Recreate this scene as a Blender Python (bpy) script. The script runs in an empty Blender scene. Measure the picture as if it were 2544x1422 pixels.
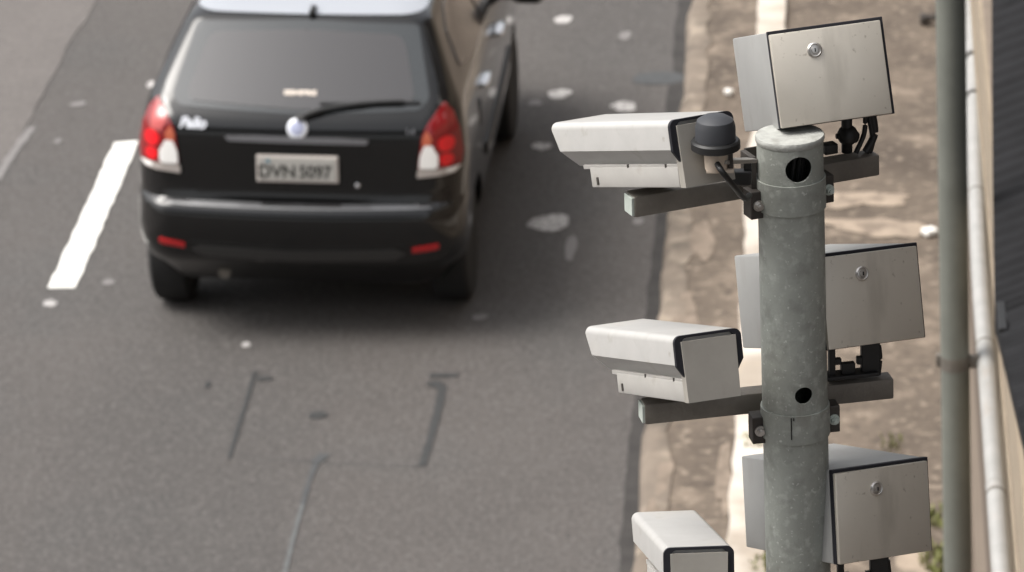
import bpy, bmesh, math, random
import numpy as np
from mathutils import Vector, Matrix
from mathutils.bvhtree import BVHTree
R_ = math.radians
random.seed(7)
C = bpy.context.scene.collection
S = bpy.context.scene

# ------------------------------------------------------------------ camera
IW, IH, FPX, CAMH = 2544, 1422, 11507.256, 8.224
PSI, PIT, ROL = 0.0805227, 0.367045, 0.0375935
_f = np.array([-math.sin(PSI)*math.cos(PIT), math.cos(PSI)*math.cos(PIT), -math.sin(PIT)])
_r = np.array([math.cos(PSI), math.sin(PSI), 0.0]); _d = np.cross(_f, _r)
_c, _s = math.cos(ROL), math.sin(ROL)
RT = np.array([_c*_r+_s*_d, -_s*_r+_c*_d, _f])
cam = bpy.data.cameras.new('camera'); camo = bpy.data.objects.new('camera', cam); C.objects.link(camo)
cam.sensor_width = 36; cam.lens = 36*FPX/IW; cam.clip_start = .1; cam.clip_end = 2000
mw = Matrix.Identity(4)
for i in range(3):
    mw[i][0] = RT[0][i]; mw[i][1] = -RT[1][i]; mw[i][2] = -RT[2][i]
mw[2][3] = CAMH
camo.matrix_world = mw
cam.dof.use_dof = True; cam.dof.focus_distance = 7.0; cam.dof.aperture_fstop = 12
S.camera = camo

# ------------------------------------------------------------------ light
SUN_EL, SUN_AZ = 56, 262          # azimuth clockwise from +Y (the road's direction); 270 = from the left
w = bpy.data.worlds.new('World'); S.world = w; w.use_nodes = True
nt = w.node_tree; bg = nt.nodes['Background']
sky = nt.nodes.new('ShaderNodeTexSky'); sky.sky_type = 'NISHITA'; sky.sun_disc = False
sky.sun_elevation = R_(SUN_EL); sky.sun_rotation = R_(SUN_AZ)
sky.air_density = 1.0; sky.dust_density = 6.0; sky.ozone_density = 1.0
hs = nt.nodes.new('ShaderNodeHueSaturation'); hs.inputs['Saturation'].default_value = .22
nt.links.new(sky.outputs[0], hs.inputs['Color']); nt.links.new(hs.outputs[0], bg.inputs[0])
bg.inputs[1].default_value = .15
sl = bpy.data.lights.new('sun', 'SUN'); sl.energy = 1.15; sl.angle = R_(34); sl.color = (1, .95, .88)
so = bpy.data.objects.new('sun', sl); C.objects.link(so)
_sd = Vector((math.sin(R_(SUN_AZ))*math.cos(R_(SUN_EL)), math.cos(R_(SUN_AZ))*math.cos(R_(SUN_EL)), math.sin(R_(SUN_EL))))
so.rotation_euler = _sd.to_track_quat('Z', 'Y').to_euler(); so.location = (-10, 0, 20)
S.view_settings.view_transform = 'Standard'; S.view_settings.look = 'None'
S.view_settings.exposure = 0.88; S.view_settings.gamma = 1
S.cycles.max_bounces = 6

# ------------------------------------------------------------------ helpers
def ray(u, v): return RT.T @ np.array([(u-IW/2)/FPX, (v-IH/2)/FPX, 1.0])
def on_z(u, v, z=0.0):
    d = ray(u, v); t = (z-CAMH)/d[2]; return Vector((d[0]*t, d[1]*t, z))
def at_depth(u, v, Z): return Vector(ray(u, v)*Z)+Vector((0, 0, CAMH))
def on_y(u, v, y):
    d = ray(u, v); t = y/d[1]; return Vector((d[0]*t, y, CAMH+d[2]*t))

def mat(name, col, rough=.6, metal=0.0, var=0.0, scale=8.0, bump=0.0, bscale=60.0, coat=0.0, coatr=.05, col2=None, spec=.5, detail=6, rvar=0.0):
    m = bpy.data.materials.new(name); m.use_nodes = True; t = m.node_tree; b = t.nodes['Principled BSDF']
    b.inputs['Roughness'].default_value = rough; b.inputs['Metallic'].default_value = metal
    b.inputs['Coat Weight'].default_value = coat; b.inputs['Coat Roughness'].default_value = coatr
    b.inputs['Specular IOR Level'].default_value = spec
    b.inputs['Base Color'].default_value = (*col, 1)
    tc = t.nodes.new('ShaderNodeTexCoord')
    if var or col2:
        n = t.nodes.new('ShaderNodeTexNoise'); n.inputs['Scale'].default_value = scale; n.inputs['Detail'].default_value = detail
        n.inputs['Roughness'].default_value = .65
        t.links.new(tc.outputs['Object'], n.inputs['Vector'])
        r = t.nodes.new('ShaderNodeValToRGB'); r.color_ramp.elements[0].position = .3; r.color_ramp.elements[1].position = .7
        if col2: a, z = col, col2
        else: a, z = [c*(1-var) for c in col], [c*(1+var) for c in col]
        r.color_ramp.elements[0].color = (*a, 1); r.color_ramp.elements[1].color = (*z, 1)
        t.links.new(n.outputs['Fac'], r.inputs[0]); t.links.new(r.outputs[0], b.inputs['Base Color'])
        if rvar:
            mr = t.nodes.new('ShaderNodeMapRange'); mr.inputs[3].default_value = rough-rvar; mr.inputs[4].default_value = rough+rvar
            t.links.new(n.outputs['Fac'], mr.inputs[0]); t.links.new(mr.outputs[0], b.inputs['Roughness'])
    if bump:
        n2 = t.nodes.new('ShaderNodeTexNoise'); n2.inputs['Scale'].default_value = bscale; n2.inputs['Detail'].default_value = 4
        t.links.new(tc.outputs['Object'], n2.inputs['Vector'])
        bp = t.nodes.new('ShaderNodeBump'); bp.inputs['Strength'].default_value = bump; bp.inputs['Distance'].default_value = .01
        t.links.new(n2.outputs['Fac'], bp.inputs['Height']); t.links.new(bp.outputs[0], b.inputs['Normal'])
    return m

def coat_ior(m, i): m.node_tree.nodes['Principled BSDF'].inputs['Coat IOR'].default_value = i; return m
def add_layer(m, scale, lo, hi, col, fac=1.0, detail=4, stretch=(1, 1, 1), src='noise'):
    """lays patches of another colour over a material's base colour (stains, speckle, wear)"""
    t = m.node_tree; b = t.nodes['Principled BSDF']
    tc = t.nodes.new('ShaderNodeTexCoord'); mp = t.nodes.new('ShaderNodeMapping'); mp.inputs['Scale'].default_value = stretch
    t.links.new(tc.outputs['Object'], mp.inputs[0])
    n = t.nodes.new('ShaderNodeTexNoise'); n.inputs['Scale'].default_value = scale; n.inputs['Detail'].default_value = detail
    t.links.new(mp.outputs[0], n.inputs['Vector'])
    mr = t.nodes.new('ShaderNodeMapRange'); mr.inputs[1].default_value = lo; mr.inputs[2].default_value = hi; mr.inputs[4].default_value = fac
    t.links.new(n.outputs['Fac'], mr.inputs[0])
    mx = t.nodes.new('ShaderNodeMix'); mx.data_type = 'RGBA'
    inp = b.inputs['Base Color']
    if inp.is_linked: t.links.new(inp.links[0].from_socket, mx.inputs[6])
    else: mx.inputs[6].default_value = inp.default_value
    mx.inputs[7].default_value = (*col, 1)
    t.links.new(mr.outputs[0], mx.inputs[0]); t.links.new(mx.outputs[2], inp)
    return m

def link(name, bm, m, parent=None, smooth=None, mods=None):
    me = bpy.data.meshes.new(name); bmesh.ops.recalc_face_normals(bm, faces=bm.faces[:])
    bm.to_mesh(me); bm.free()
    o = bpy.data.objects.new(name, me); C.objects.link(o)
    for mm in (m if isinstance(m, (list, tuple)) else [m]): me.materials.append(mm)
    if parent: o.parent = parent
    if smooth is not None:
        for p in me.polygons: p.use_smooth = True
        md = None
        try:
            me.set_sharp_from_angle(angle=R_(smooth))
        except Exception: pass
    return o
def tag(o, label=None, cat=None, group=None, kind=None):
    if label: o['label'] = label
    if cat: o['category'] = cat
    if group: o['group'] = group
    if kind: o['kind'] = kind
    return o
def empty(name, loc, label, cat, group=None, rot=None):
    o = bpy.data.objects.new(name, None); C.objects.link(o)
    if rot is not None: o.matrix_world = Matrix.Translation(loc) @ rot.to_4x4()
    else: o.location = loc
    o.empty_display_size = .1
    return tag(o, label, cat, group)

def bx(bm, c, s, bev=0.0, M=None, seg=2):
    r = bmesh.ops.create_cube(bm, size=1.0); vs = r['verts']
    bmesh.ops.scale(bm, vec=s, verts=vs)
    if bev:
        es = list({e for v in vs for e in v.link_edges})
        rr = bmesh.ops.bevel(bm, geom=es, offset=bev, segments=seg, affect='EDGES', profile=.5)
        vs = list({v for f in rr['faces'] for v in f.verts} | {v for v in vs if v.is_valid})
        seen = set(vs); st = list(vs)
        while st:
            v = st.pop()
            for e in v.link_edges:
                for q in e.verts:
                    if q not in seen: seen.add(q); st.append(q)
        vs = list(seen)
    T = Matrix.Translation(c)
    if M is not None: T = T @ M.to_4x4()
    bmesh.ops.transform(bm, matrix=T, verts=vs)
    return vs
def cyl(bm, p0, p1, r0, r1=None, seg=24, caps=True):
    p0, p1 = Vector(p0), Vector(p1); r1 = r0 if r1 is None else r1
    d = p1-p0
    r = bmesh.ops.create_cone(bm, cap_ends=caps, segments=seg, radius1=r0, radius2=r1, depth=d.length)
    M = Matrix.Translation((p0+p1)/2) @ d.to_track_quat('Z', 'Y').to_matrix().to_4x4()
    bmesh.ops.transform(bm, matrix=M, verts=r['verts']); return r['verts']
def lathe(bm, prof, c=(0, 0, 0), seg=32, M=None):
    rings = []
    for (r, z) in prof:
        rings.append([bm.verts.new((r*math.cos(2*math.pi*i/seg), r*math.sin(2*math.pi*i/seg), z)) for i in range(seg)])
    for a, b in zip(rings, rings[1:]):
        for i in range(seg):
            j = (i+1) % seg; bm.faces.new((a[i], a[j], b[j], b[i]))
    bm.faces.new(list(reversed(rings[0]))); bm.faces.new(rings[-1])
    vs = [v for r in rings for v in r]
    T = Matrix.Translation(c)
    if M is not None: T = T @ M.to_4x4()
    bmesh.ops.transform(bm, matrix=T, verts=vs); return vs
def tube(bm, pts, r, seg=10):
    pts = [Vector(p) for p in pts]; rings = []
    up = Vector((0, 0, 1))
    for i, p in enumerate(pts):
        t = (pts[min(i+1, len(pts)-1)]-pts[max(i-1, 0)]).normalized()
        a = t.cross(up)
        if a.length < .05: a = t.cross(Vector((1, 0, 0)))
        a.normalize(); b = a.cross(t)
        rr = r[i] if isinstance(r, (list, tuple)) else r
        rings.append([bm.verts.new(p+a*rr*math.cos(2*math.pi*k/seg)+b*rr*math.sin(2*math.pi*k/seg)) for k in range(seg)])
    for x, y in zip(rings, rings[1:]):
        for k in range(seg):
            j = (k+1) % seg; bm.faces.new((x[k], x[j], y[j], y[k]))
    bm.faces.new(rings[0]); bm.faces.new(list(reversed(rings[-1])))
def spline(pts, n=8):
    P = [Vector(p) for p in pts]; out = []
    for i in range(len(P)-1):
        a, b, c, d = P[max(i-1, 0)], P[i], P[i+1], P[min(i+2, len(P)-1)]
        for k in range(n):
            t = k/n
            out.append(.5*((2*b)+(c-a)*t+(2*a-5*b+4*c-d)*t*t+(3*b-a-3*c+d)*t*t*t))
    return out+[P[-1]]
def prism(bm, poly, y0, y1, axis='y'):
    """extrudes an outline in (x, z) along y; y0/y1 may be one number or one per vertex"""
    n = len(poly)
    f = lambda y, i: y[i] if isinstance(y, (list, tuple)) else y
    a = [bm.verts.new((p[0], f(y0, i), p[1])) for i, p in enumerate(poly)]
    b = [bm.verts.new((p[0], f(y1, i), p[1])) for i, p in enumerate(poly)]
    for i in range(n):
        j = (i+1) % n; bm.faces.new((a[i], a[j], b[j], b[i]))
    bm.faces.new(a); bm.faces.new(list(reversed(b)))
    return a+b
def slab(bm, pts, z0, z1):
    """a flat polygon in plan between two heights"""
    a = [bm.verts.new((p[0], p[1], z0)) for p in pts]; b = [bm.verts.new((p[0], p[1], z1)) for p in pts]
    n = len(pts)
    for i in range(n):
        j = (i+1) % n; bm.faces.new((a[i], a[j], b[j], b[i]))
    bm.faces.new(a); bm.faces.new(list(reversed(b)))
def boolean(o, cutter, op='DIFFERENCE'):
    md = o.modifiers.new('b', 'BOOLEAN'); md.object = cutter; md.operation = op; md.solver = 'EXACT'
    dg = bpy.context.evaluated_depsgraph_get(); dg.update()
    me = bpy.data.meshes.new_from_object(o.evaluated_get(dg)); o.modifiers.clear()
    o.data = me; bpy.data.objects.remove(cutter)
    return o

# ------------------------------------------------------------------ materials
ASPH = mat('asphalt', (.070, .0625, .0580), .85, var=.10, scale=1.1, bump=.5, bscale=90)
add_layer(ASPH, .9, .52, .72, (.062, .060, .058), .6, detail=5)
add_layer(ASPH, .30, .50, .75, (.100, .092, .087), .45, detail=3, stretch=(1, .25, 1))
add_layer(ASPH, .8, .50, .66, (.050, .047, .045), .55, detail=4, stretch=(1, .12, 1))
add_layer(ASPH, 9, .54, .70, (.088, .081, .076), .5, detail=6)
add_layer(ASPH, 34, .53, .66, (.150, .140, .133), .42, detail=3)
add_layer(ASPH, 42, .47, .36, (.030, .028, .027), .55, detail=3)
add_layer(ASPH, 95, .60, .68, (.26, .245, .235), .6, detail=2)
ASPH2 = mat('pale_asphalt', (.118, .106, .099), .85, var=.10, scale=1.3, bump=.4, bscale=90)
add_layer(ASPH2, 34, .53, .66, (.20, .185, .17), .35, detail=3)
add_layer(ASPH2, 42, .47, .36, (.055, .05, .047), .45, detail=3)
PAVE = mat('pavement_concrete', (.122, .096, .073), .9, var=.26, scale=1.4, bump=.8, bscale=22)
add_layer(PAVE, 4.5, .54, .68, (.24, .192, .148), .7, detail=8)
add_layer(PAVE, 2.2, .50, .34, (.070, .054, .041), .85, detail=8)
add_layer(PAVE, 17, .56, .68, (.30, .245, .19), .6, detail=5)
add_layer(PAVE, 21, .44, .33, (.055, .043, .034), .6, detail=5)
KERB = mat('kerb_concrete', (.160, .130, .102), .9, var=.25, scale=5, bump=.6, bscale=25)
add_layer(KERB, 6, .55, .68, (.30, .25, .195), .7, detail=8)
add_layer(KERB, 4, .46, .34, (.06, .05, .04), .8, detail=8)
PALE_PATCH = mat('pale_pavement_patch', (.30, .243, .188), .95, var=.25, scale=6, bump=.4, bscale=30)
add_layer(PALE_PATCH, 8, .52, .62, (.17, .135, .105), .8, detail=8)
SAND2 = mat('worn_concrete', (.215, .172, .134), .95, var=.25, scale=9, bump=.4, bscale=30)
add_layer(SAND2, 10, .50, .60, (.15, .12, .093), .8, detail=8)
GUT = mat('gutter_dirt', (.034, .031, .029), .9, var=.4, scale=6)
WHITEP = mat('road_paint', (.80, .79, .74), .7, var=.06, scale=14)
add_layer(WHITEP, 60, .66, .74, (.25, .24, .22), .5)
WASH = mat('whitewash', (.54, .49, .43), .85, var=.15, scale=5, bump=.3, bscale=30)
add_layer(WASH, 1.6, .50, .62, (.26, .215, .165), .7, detail=8)
add_layer(WASH, 8, .60, .70, (.42, .35, .27), .6)
TAR = mat('tar_seal', (.034, .035, .035), .7, var=.2, scale=20)
TARF = mat('old_tar_seal', (.056, .059, .061), .8, var=.2, scale=20)
BLOT = mat('pale_blotch', (.44, .425, .41), .8, var=.2, scale=14)
add_layer(BLOT, 30, .50, .60, (.15, .14, .135), .75, detail=5)
BLOTF = mat('faint_blotch', (.17, .16, .155), .8, var=.15, scale=30)
GALV = mat('galvanised_steel', (.31, .325, .295), .58, metal=.25, var=.14, scale=9, bump=.12, bscale=220, rvar=.08)
add_layer(GALV, 60, .54, .68, (.48, .495, .46), .5, detail=6)
add_layer(GALV, 38, .46, .30, (.20, .205, .185), .55, detail=6)
add_layer(GALV, 13, .62, .70, (.13, .105, .08), .5, detail=6, stretch=(1, 1, .35))
add_layer(GALV, 150, .66, .72, (.62, .63, .60), .5, detail=2)
GALVB = mat('steel_bar', (.16, .145, .125), .55, metal=.35, var=.2, scale=18, bump=.15, bscale=120)
GALVC = mat('cut_steel', (.42, .46, .42), .6, metal=.1, var=.12, scale=40)
CAPM = mat('pole_cap', (.36, .365, .34), .7, metal=.15, var=.22, scale=40, bump=.2, bscale=150)
add_layer(CAPM, 30, .55, .68, (.22, .215, .19), .5, detail=6)
DARKST = mat('dark_steel', (.055, .048, .042), .55, metal=.4, var=.3, scale=40)
BOLT = mat('bolt_zinc', (.55, .53, .50), .3, metal=.9)
SHELL = mat('camera_white', (.405, .398, .383), .42, var=.06, scale=18, coat=.15)
add_layer(SHELL, 26, .62, .72, (.29, .27, .235), .5, detail=7)
add_layer(SHELL, 60, .68, .74, (.24, .21, .17), .5, detail=3)
add_layer(SHELL, 7, .57, .72, (.46, .43, .38), .5, detail=6)
PLATE = mat('camera_end_plate', (.33, .31, .275), .5, metal=.15, var=.08, scale=14)
add_layer(PLATE, 22, .58, .72, (.25, .225, .19), .5, detail=7, stretch=(1, 1, .3))
BASEW = mat('camera_base', (.36, .347, .325), .5, var=.08, scale=14)
add_layer(BASEW, 30, .60, .72, (.27, .25, .215), .5, detail=7)
GASK = mat('black_rubber', (.012, .012, .016), .6, spec=.3)
BOXG = mat('cabinet_grey', (.335, .335, .325), .48, metal=.25, var=.06, scale=10)
add_layer(BOXG, 24, .58, .72, (.27, .26, .24), .5, detail=7, stretch=(1, 1, .3))
DOOR = mat('cabinet_door', (.60, .555, .48), .46, metal=.6, var=.05, scale=7, bump=.03, bscale=40, rvar=.03)
add_layer(DOOR, 24, .56, .72, (.40, .365, .31), .5, detail=7, stretch=(1, 1, .25))
add_layer(DOOR, 90, .68, .74, (.26, .22, .17), .5, detail=3)
BLACKP = mat('black_plastic', (.010, .010, .010), .5)
SENS = mat('sensor_grey', (.035, .037, .042), .55)
BEIGE = mat('beige_plastic', (.55, .46, .37), .55)
GRNP = mat('green_pole_paint', (.165, .172, .150), .5, metal=.2, var=.10, scale=10, bump=.05, bscale=60)
PIPEW = mat('white_pipe', (.36, .355, .34), .42, metal=.2, var=.12, scale=12)
add_layer(PIPEW, 20, .60, .72, (.36, .32, .28), .5, stretch=(1, .3, 1))
WALLM = mat('tan_wall', (.19, .152, .118), .9, var=.2, scale=4, bump=.4, bscale=30)
WALLD = mat('wall_groove_and_shadow', (.11, .085, .065), .9, var=.2, scale=5)
COPE = mat('coping_render', (.26, .212, .155), .9, var=.15, scale=5, bump=.2, bscale=30)
ROOFM = mat('dark_roof', (.010, .010, .011), .9, var=.35, scale=6, bump=.2, bscale=10, spec=.2)
WEED = mat('weed_green', (.10, .13, .03), .7, col2=(.22, .21, .07), scale=30)
PAINT = mat('car_black', (.004, .004, .004), .3, coat=1.0, coatr=.09, spec=.1); coat_ior(PAINT, 1.5)
ROOFP = mat('car_roof_sky_reflection', (.52, .54, .57), .22, metal=.55, coat=1.0)  # sky reflection on the black car's roof, painted in as pale silver
GLASSD = mat('car_glass', (.034, .032, .033), .1, coat=1.0, coatr=.08, spec=.3); coat_ior(GLASSD, 1.6)
GLASSE = mat('car_glass_edge', (.018, .022, .024), .1, coat=1.0, coatr=.08, spec=.3); coat_ior(GLASSE, 1.6)
GREFL = mat('gloss_black_reflection', (.010, .010, .011), .3, coat=1.0, coatr=.06); coat_ior(GREFL, 2.3)
TRIM = mat('car_trim', (.018, .018, .018), .5)
TRIMG = mat('car_valance', (.035, .034, .033), .55)
TYRE = mat('tyre_rubber', (.012, .012, .012), .8, var=.2, scale=30)
RIM = mat('rim_alloy', (.25, .25, .25), .4, metal=.8)
REDL = mat('red_lens', (.20, .004, .006), .18, coat=.5)
REDB = mat('bright_red_lens', (.75, .004, .010), .15, coat=.6)
REDP = mat('red_lens_highlight', (.40, .035, .03), .15, coat=.6)
CLEARL = mat('clear_lens', (.90, .89, .86), .25, coat=.4)
CLEARD = mat('grey_lens', (.42, .38, .35), .2, coat=.6)
AMBER = mat('amber_lens', (.50, .12, .06), .25, coat=.4)
CHROME = mat('chrome', (.75, .75, .76), .18, metal=.9)
DULLC = mat('dull_chrome', (.22, .22, .23), .35, metal=.6)
EMBL = mat('emblem_silver', (.78, .80, .84), .35, metal=.2)
EMBB = mat('emblem_blue', (.40, .43, .58), .3)
PLG = mat('plate_grey', (.46, .45, .42), .5)
PLW = mat('plate_border', (.60, .55, .51), .5)
PLT = mat('plate_letter', (.045, .045, .04), .5)
PLB = mat('plate_blue', (.06, .20, .28), .5)
STICK = mat('sticker_white', (.62, .55, .48), .6)
TSLOT = mat('dark_hole', (.01, .009, .008), .9)

# ------------------------------------------------------------------ ground, road, pavement
def struct(name, bm, m, **k): return tag(link(name, bm, m, **k), kind='structure')
KX = -.97
bm = bmesh.new(); bx(bm, (0, 100, -.30), (900, 900, .2)); struct('ground', bm, ASPH2)
bm = bmesh.new()
v = [bm.verts.new(p) for p in ((-60, -30, 0), (KX-.02, -30, 0), (KX-.02, 300, 0), (-60, 300, 0))]; bm.faces.new(v); struct('road', bm, ASPH)
# paler, older asphalt of the neighbouring lane with a wavering edge
bm = bmesh.new()
e = [Vector((-7.9, -25, .004)), Vector((-7.6, 6, .004))]+[on_z(u, v, .004) for u, v in ((-260, 900), (-120, 620), (-20, 440), (60, 318), (150, 150), (240, 0), (330, -170), (470, -420))]+[Vector((-5.6, 60, .004)), Vector((-5.6, 250, .004))]
pts = spline(e, 6)
rng = random.Random(3)
L_ = [bm.verts.new((p.x+rng.uniform(-.012, .012), p.y, .004)) for p in pts]
for a, b in zip(L_, L_[1:]):
    c = bm.verts.new((-14, b.co.y, .004)); d = bm.verts.new((-14, a.co.y, .004)); bm.faces.new((a, b, c, d))
struct('road_lane', bm, ASPH2)
# pavement slab, kerb and the whitewashed strip
def edge_line(x, y0, y1, step, amp, seed, zz=0):
    g = random.Random(seed); out = []; y = y0; a = 0
    while y <= y1:
        a = a*.6+g.uniform(-amp, amp); out.append((x+a, y)); y += step
    return out
kl = edge_line(KX, 4, 60, .16, .012, 5)
bm = bmesh.new()
slab(bm, [(p[0]+.11, p[1]) for p in kl]+[(12, 60), (12, 4)], -.1, .11)
struct('pavement', bm, PAVE)
bm = bmesh.new()
g = random.Random(2)
prev = None
for (x, y) in kl:
    z = .10+g.uniform(-.012, .012)
    ring = [bm.verts.new(q) for q in ((x-.012, y, -.05), (x, y, z-.02), (x+.03, y, z+.016), (x+.125+g.uniform(-.02, .02), y, .116), (x+.13, y, -.05))]
    if prev:
        for i in range(4): bm.faces.new((prev[i], prev[i+1], ring[i+1], ring[i]))
    prev = ring
struct('kerb', bm, [KERB], smooth=60)
bm = bmesh.new()
go = edge_line(KX-.075, 4, 60, .16, .012, 9)
for (a, b), (c, d) in zip(zip(go, kl), zip(go[1:], kl[1:])):
    bm.faces.new([bm.verts.new((*p, .004)) for p in (a, (b[0]+.0, b[1]), (d[0]+.0, d[1]), c)])
struct('gutter', bm, GUT)
bm = bmesh.new(); gl = edge_line(-.575, 4, 60, .13, .010, 11); gr = edge_line(-.415, 4, 60, .13, .010, 12)
slab(bm, gl+list(reversed(gr)), .09, .135)
struct('painted_strip', bm, WASH)
# pale blobs laid on the pavement
def blob(bm, c, rx, ry, z, n=22, amp=.18, seed=1, rot=0.0):
    g = random.Random(seed); ph = [g.uniform(0, 6.28) for _ in range(4)]
    vs = []
    for i in range(n):
        t = 2*math.pi*i/n
        k = 1+amp*(math.sin(2*t+ph[0])*.5+math.sin(3*t+ph[1])*.4+math.sin(5*t+ph[2])*.3)
        x, y = rx*k*math.cos(t), ry*k*math.sin(t)
        vs.append(bm.verts.new((c[0]+x*math.cos(rot)-y*math.sin(rot), c[1]+x*math.sin(rot)+y*math.cos(rot), z)))
    bm.faces.new(vs)
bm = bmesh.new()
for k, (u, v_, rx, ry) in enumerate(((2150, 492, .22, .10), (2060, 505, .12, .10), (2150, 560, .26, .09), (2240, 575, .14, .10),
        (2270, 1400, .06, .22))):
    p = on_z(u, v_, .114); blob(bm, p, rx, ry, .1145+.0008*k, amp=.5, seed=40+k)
struct('pavement_pale_blobs', bm, PALE_PATCH)
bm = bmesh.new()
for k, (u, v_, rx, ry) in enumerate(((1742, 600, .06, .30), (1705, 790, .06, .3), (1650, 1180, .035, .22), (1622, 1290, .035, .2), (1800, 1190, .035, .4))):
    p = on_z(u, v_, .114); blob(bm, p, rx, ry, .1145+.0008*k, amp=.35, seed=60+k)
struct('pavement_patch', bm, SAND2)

# ------------------------------------------------------------------ markings on the road
bm = bmesh.new()
q = [on_z(*p) for p in ((120, 717), (188, 717), (345, 352), (284, 357))]
g = random.Random(4); rowL = []; rowR = []
for i in range(29):
    t = i/28
    a = q[0].lerp(q[3], t); b = q[1].lerp(q[2], t)
    rowL.append((a.x+g.uniform(-.006, .006), a.y)); rowR.append((b.x+g.uniform(-.006, .006), b.y))
slab(bm, rowL+list(reversed(rowR)), .001, .005)
tag(link('lane_dash', bm, WHITEP), 'white painted lane dash on the road left of the black car', 'road marking')

spots = [  # pixel centre, width and height in pixels, strong?, label
 (1365, 555, 110, 38, 1, 'largest white paint blotch on the road, right of the black car'),
 (1400, 50, 40, 22, 1, 'white paint blotch on the road beside the car, farthest from the camera'),
 (1390, 235, 58, 22, 1, 'long thin white blotch beside the car, next to a smaller faint one'),
 (1330, 258, 32, 18, 0, 'small faint spot touching the near left of a long white blotch on the road'),
 (1345, 365, 46, 20, 1, 'white oval blotch on the road between the front wheel and the topmost camera'),
 (1550, 266, 66, 22, 1, 'white blotch on the road just above the topmost camera roof'),
 (1553, 90, 34, 20, 0, 'small dim blotch on the road, nearest to the kerb of those above the topmost camera'),
 (1585, 552, 26, 20, 0, 'faint grey spot on the road under the end of the upper crossbar'),
 (1418, 618, 26, 70, 0, 'faint long smear trailing from the largest white blotch'),
 (124, 755, 34, 16, 1, 'small white paint fleck just below the painted lane dash'),
 (270, 703, 34, 14, 0, 'dim fleck on the road between the lane dash and the left rear tyre'),
 (612, 858, 22, 12, 1, 'small pale fleck on the road behind the rear bumper'),
 (374, 212, 18, 18, 1, 'small round pale fleck by the left rear pillar of the car'),
 (144, 352, 16, 14, 0, 'tiny dim fleck left of the far end of the lane dash'),
 (195, 260, 36, 14, 0, 'dim elongated fleck on the road in the upper left'),
 (1192, 790, 40, 14, 0, 'faint smear on the road behind the right rear tyre'),
]
for k, (u, v_, pw, ph, st, lab) in enumerate(spots):
    p = on_z(u, v_); ew = (on_z(u+pw/2, v_)-on_z(u-pw/2, v_)).length/2; eh = (on_z(u, v_-ph/2)-on_z(u, v_+ph/2)).length/2
    bm = bmesh.new(); blob(bm, p, ew, eh, .0045, amp=.2, seed=k)
    r = bmesh.ops.extrude_face_region(bm, geom=bm.faces[:]); bmesh.ops.translate(bm, vec=(0, 0, -.003), verts=[x for x in r['geom'] if isinstance(x, bmesh.types.BMVert)])
    tag(link('paint_blotch', bm, BLOT if st else BLOTF), lab, 'paint blotch', 'pale blotches on the asphalt')
for (u, v_, pw, ph, lab, cat, nm, m) in (
    (1640, 196, 150, 30, 'dark damp stain on the asphalt next to the kerb', 'stain', 'damp_stain', TARF),
    (790, 1033, 52, 18, 'small dark oval plug in the asphalt between the two sealed cuts', 'road plug', 'sensor_plug', TAR),
    (516, 957, 16, 16, 'tiny dark fleck in the asphalt left of the sealed cuts', 'stain', 'tar_fleck', TAR)):
    p = on_z(u, v_); ew = (on_z(u+pw/2, v_)-on_z(u-pw/2, v_)).length/2; eh = (on_z(u, v_-ph/2)-on_z(u, v_+ph/2)).length/2
    bm = bmesh.new(); blob(bm, p, ew, eh, .0045, amp=.12, seed=77)
    tag(link(nm, bm, m), lab, cat)
def strip(bm, pts, wpx, z=.0042):
    """a band of sealant poured into a saw cut, following points on the road"""
    P = spline([on_z(*p) for p in pts], 8); g = random.Random(len(pts)*13+int(pts[0][0])); prev = None
    for i, p in enumerate(P):
        t = (P[min(i+1, len(P)-1)]-P[max(i-1, 0)]).normalized(); n = Vector((t.y, -t.x, 0))
        ww = wpx*(1+g.uniform(-.25, .25))/2
        a, b = bm.verts.new((p.x-n.x*ww, p.y-n.y*ww, z)), bm.verts.new((p.x+n.x*ww, p.y+n.y*ww, z))
        if prev: bm.faces.new((prev[0], prev[1], b, a))
        prev = (a, b)
bm = bmesh.new(); strip(bm, [(634, 925), (612, 1000), (588, 1075), (570, 1140)], .022)
strip(bm, [(638, 944), (655, 942), (675, 943)], .05, .0046)
tag(link('sealed_cut', bm, TAR), 'thin dark sealed saw cut with a short hook on top, below the rear bumper', 'sealed cut', 'sealed loop cuts in the road')
bm = bmesh.new(); strip(bm, [(1100, 960), (1088, 1020), (1068, 1095), (1048, 1160)], .036)
strip(bm, [(1066, 936), (1095, 934), (1138, 934)], .05, .0046); strip(bm, [(1072, 950), (1085, 958), (1100, 960)], .07, .0050)
tag(link('sealed_cut', bm, TAR), 'dark sealed saw cut with a thick crooked head, below the right rear tyre', 'sealed cut', 'sealed loop cuts in the road')
bm = bmesh.new(); strip(bm, [(795, 1130), (770, 1190), (752, 1255)], .022)
strip(bm, [(780, 1150), (797, 1140), (806, 1130)], .05, .0046)
long_ = tag(link('sealed_cut', bm, TARF), 'long sealed line, dark then pale bluish, running down the road to the bottom edge', 'sealed cut', 'sealed loop cuts in the road')
bm = bmesh.new(); strip(bm, [(752, 1255), (736, 1310), (722, 1365), (708, 1422), (690, 1500)], .020)
link('pale_sealant', bm, mat('pale_sealant', (.098, .103, .104), .8, var=.15, scale=20), long_)
bm = bmesh.new(); strip(bm, [(600, 1138), (700, 1144), (800, 1152), (890, 1156), (1040, 1160)], .004)
tag(link('sealed_cut', bm, TARF), 'faint thin crosswise line joining the lower ends of the sealed cuts', 'sealed cut', 'sealed loop cuts in the road')
bm = bmesh.new(); strip(bm, [(-10, 450), (30, 385), (80, 318)], .05)
tag(link('old_line', bm, BLOTF), 'worn pale line along the lane seam at the left edge of the road', 'road marking')

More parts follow.
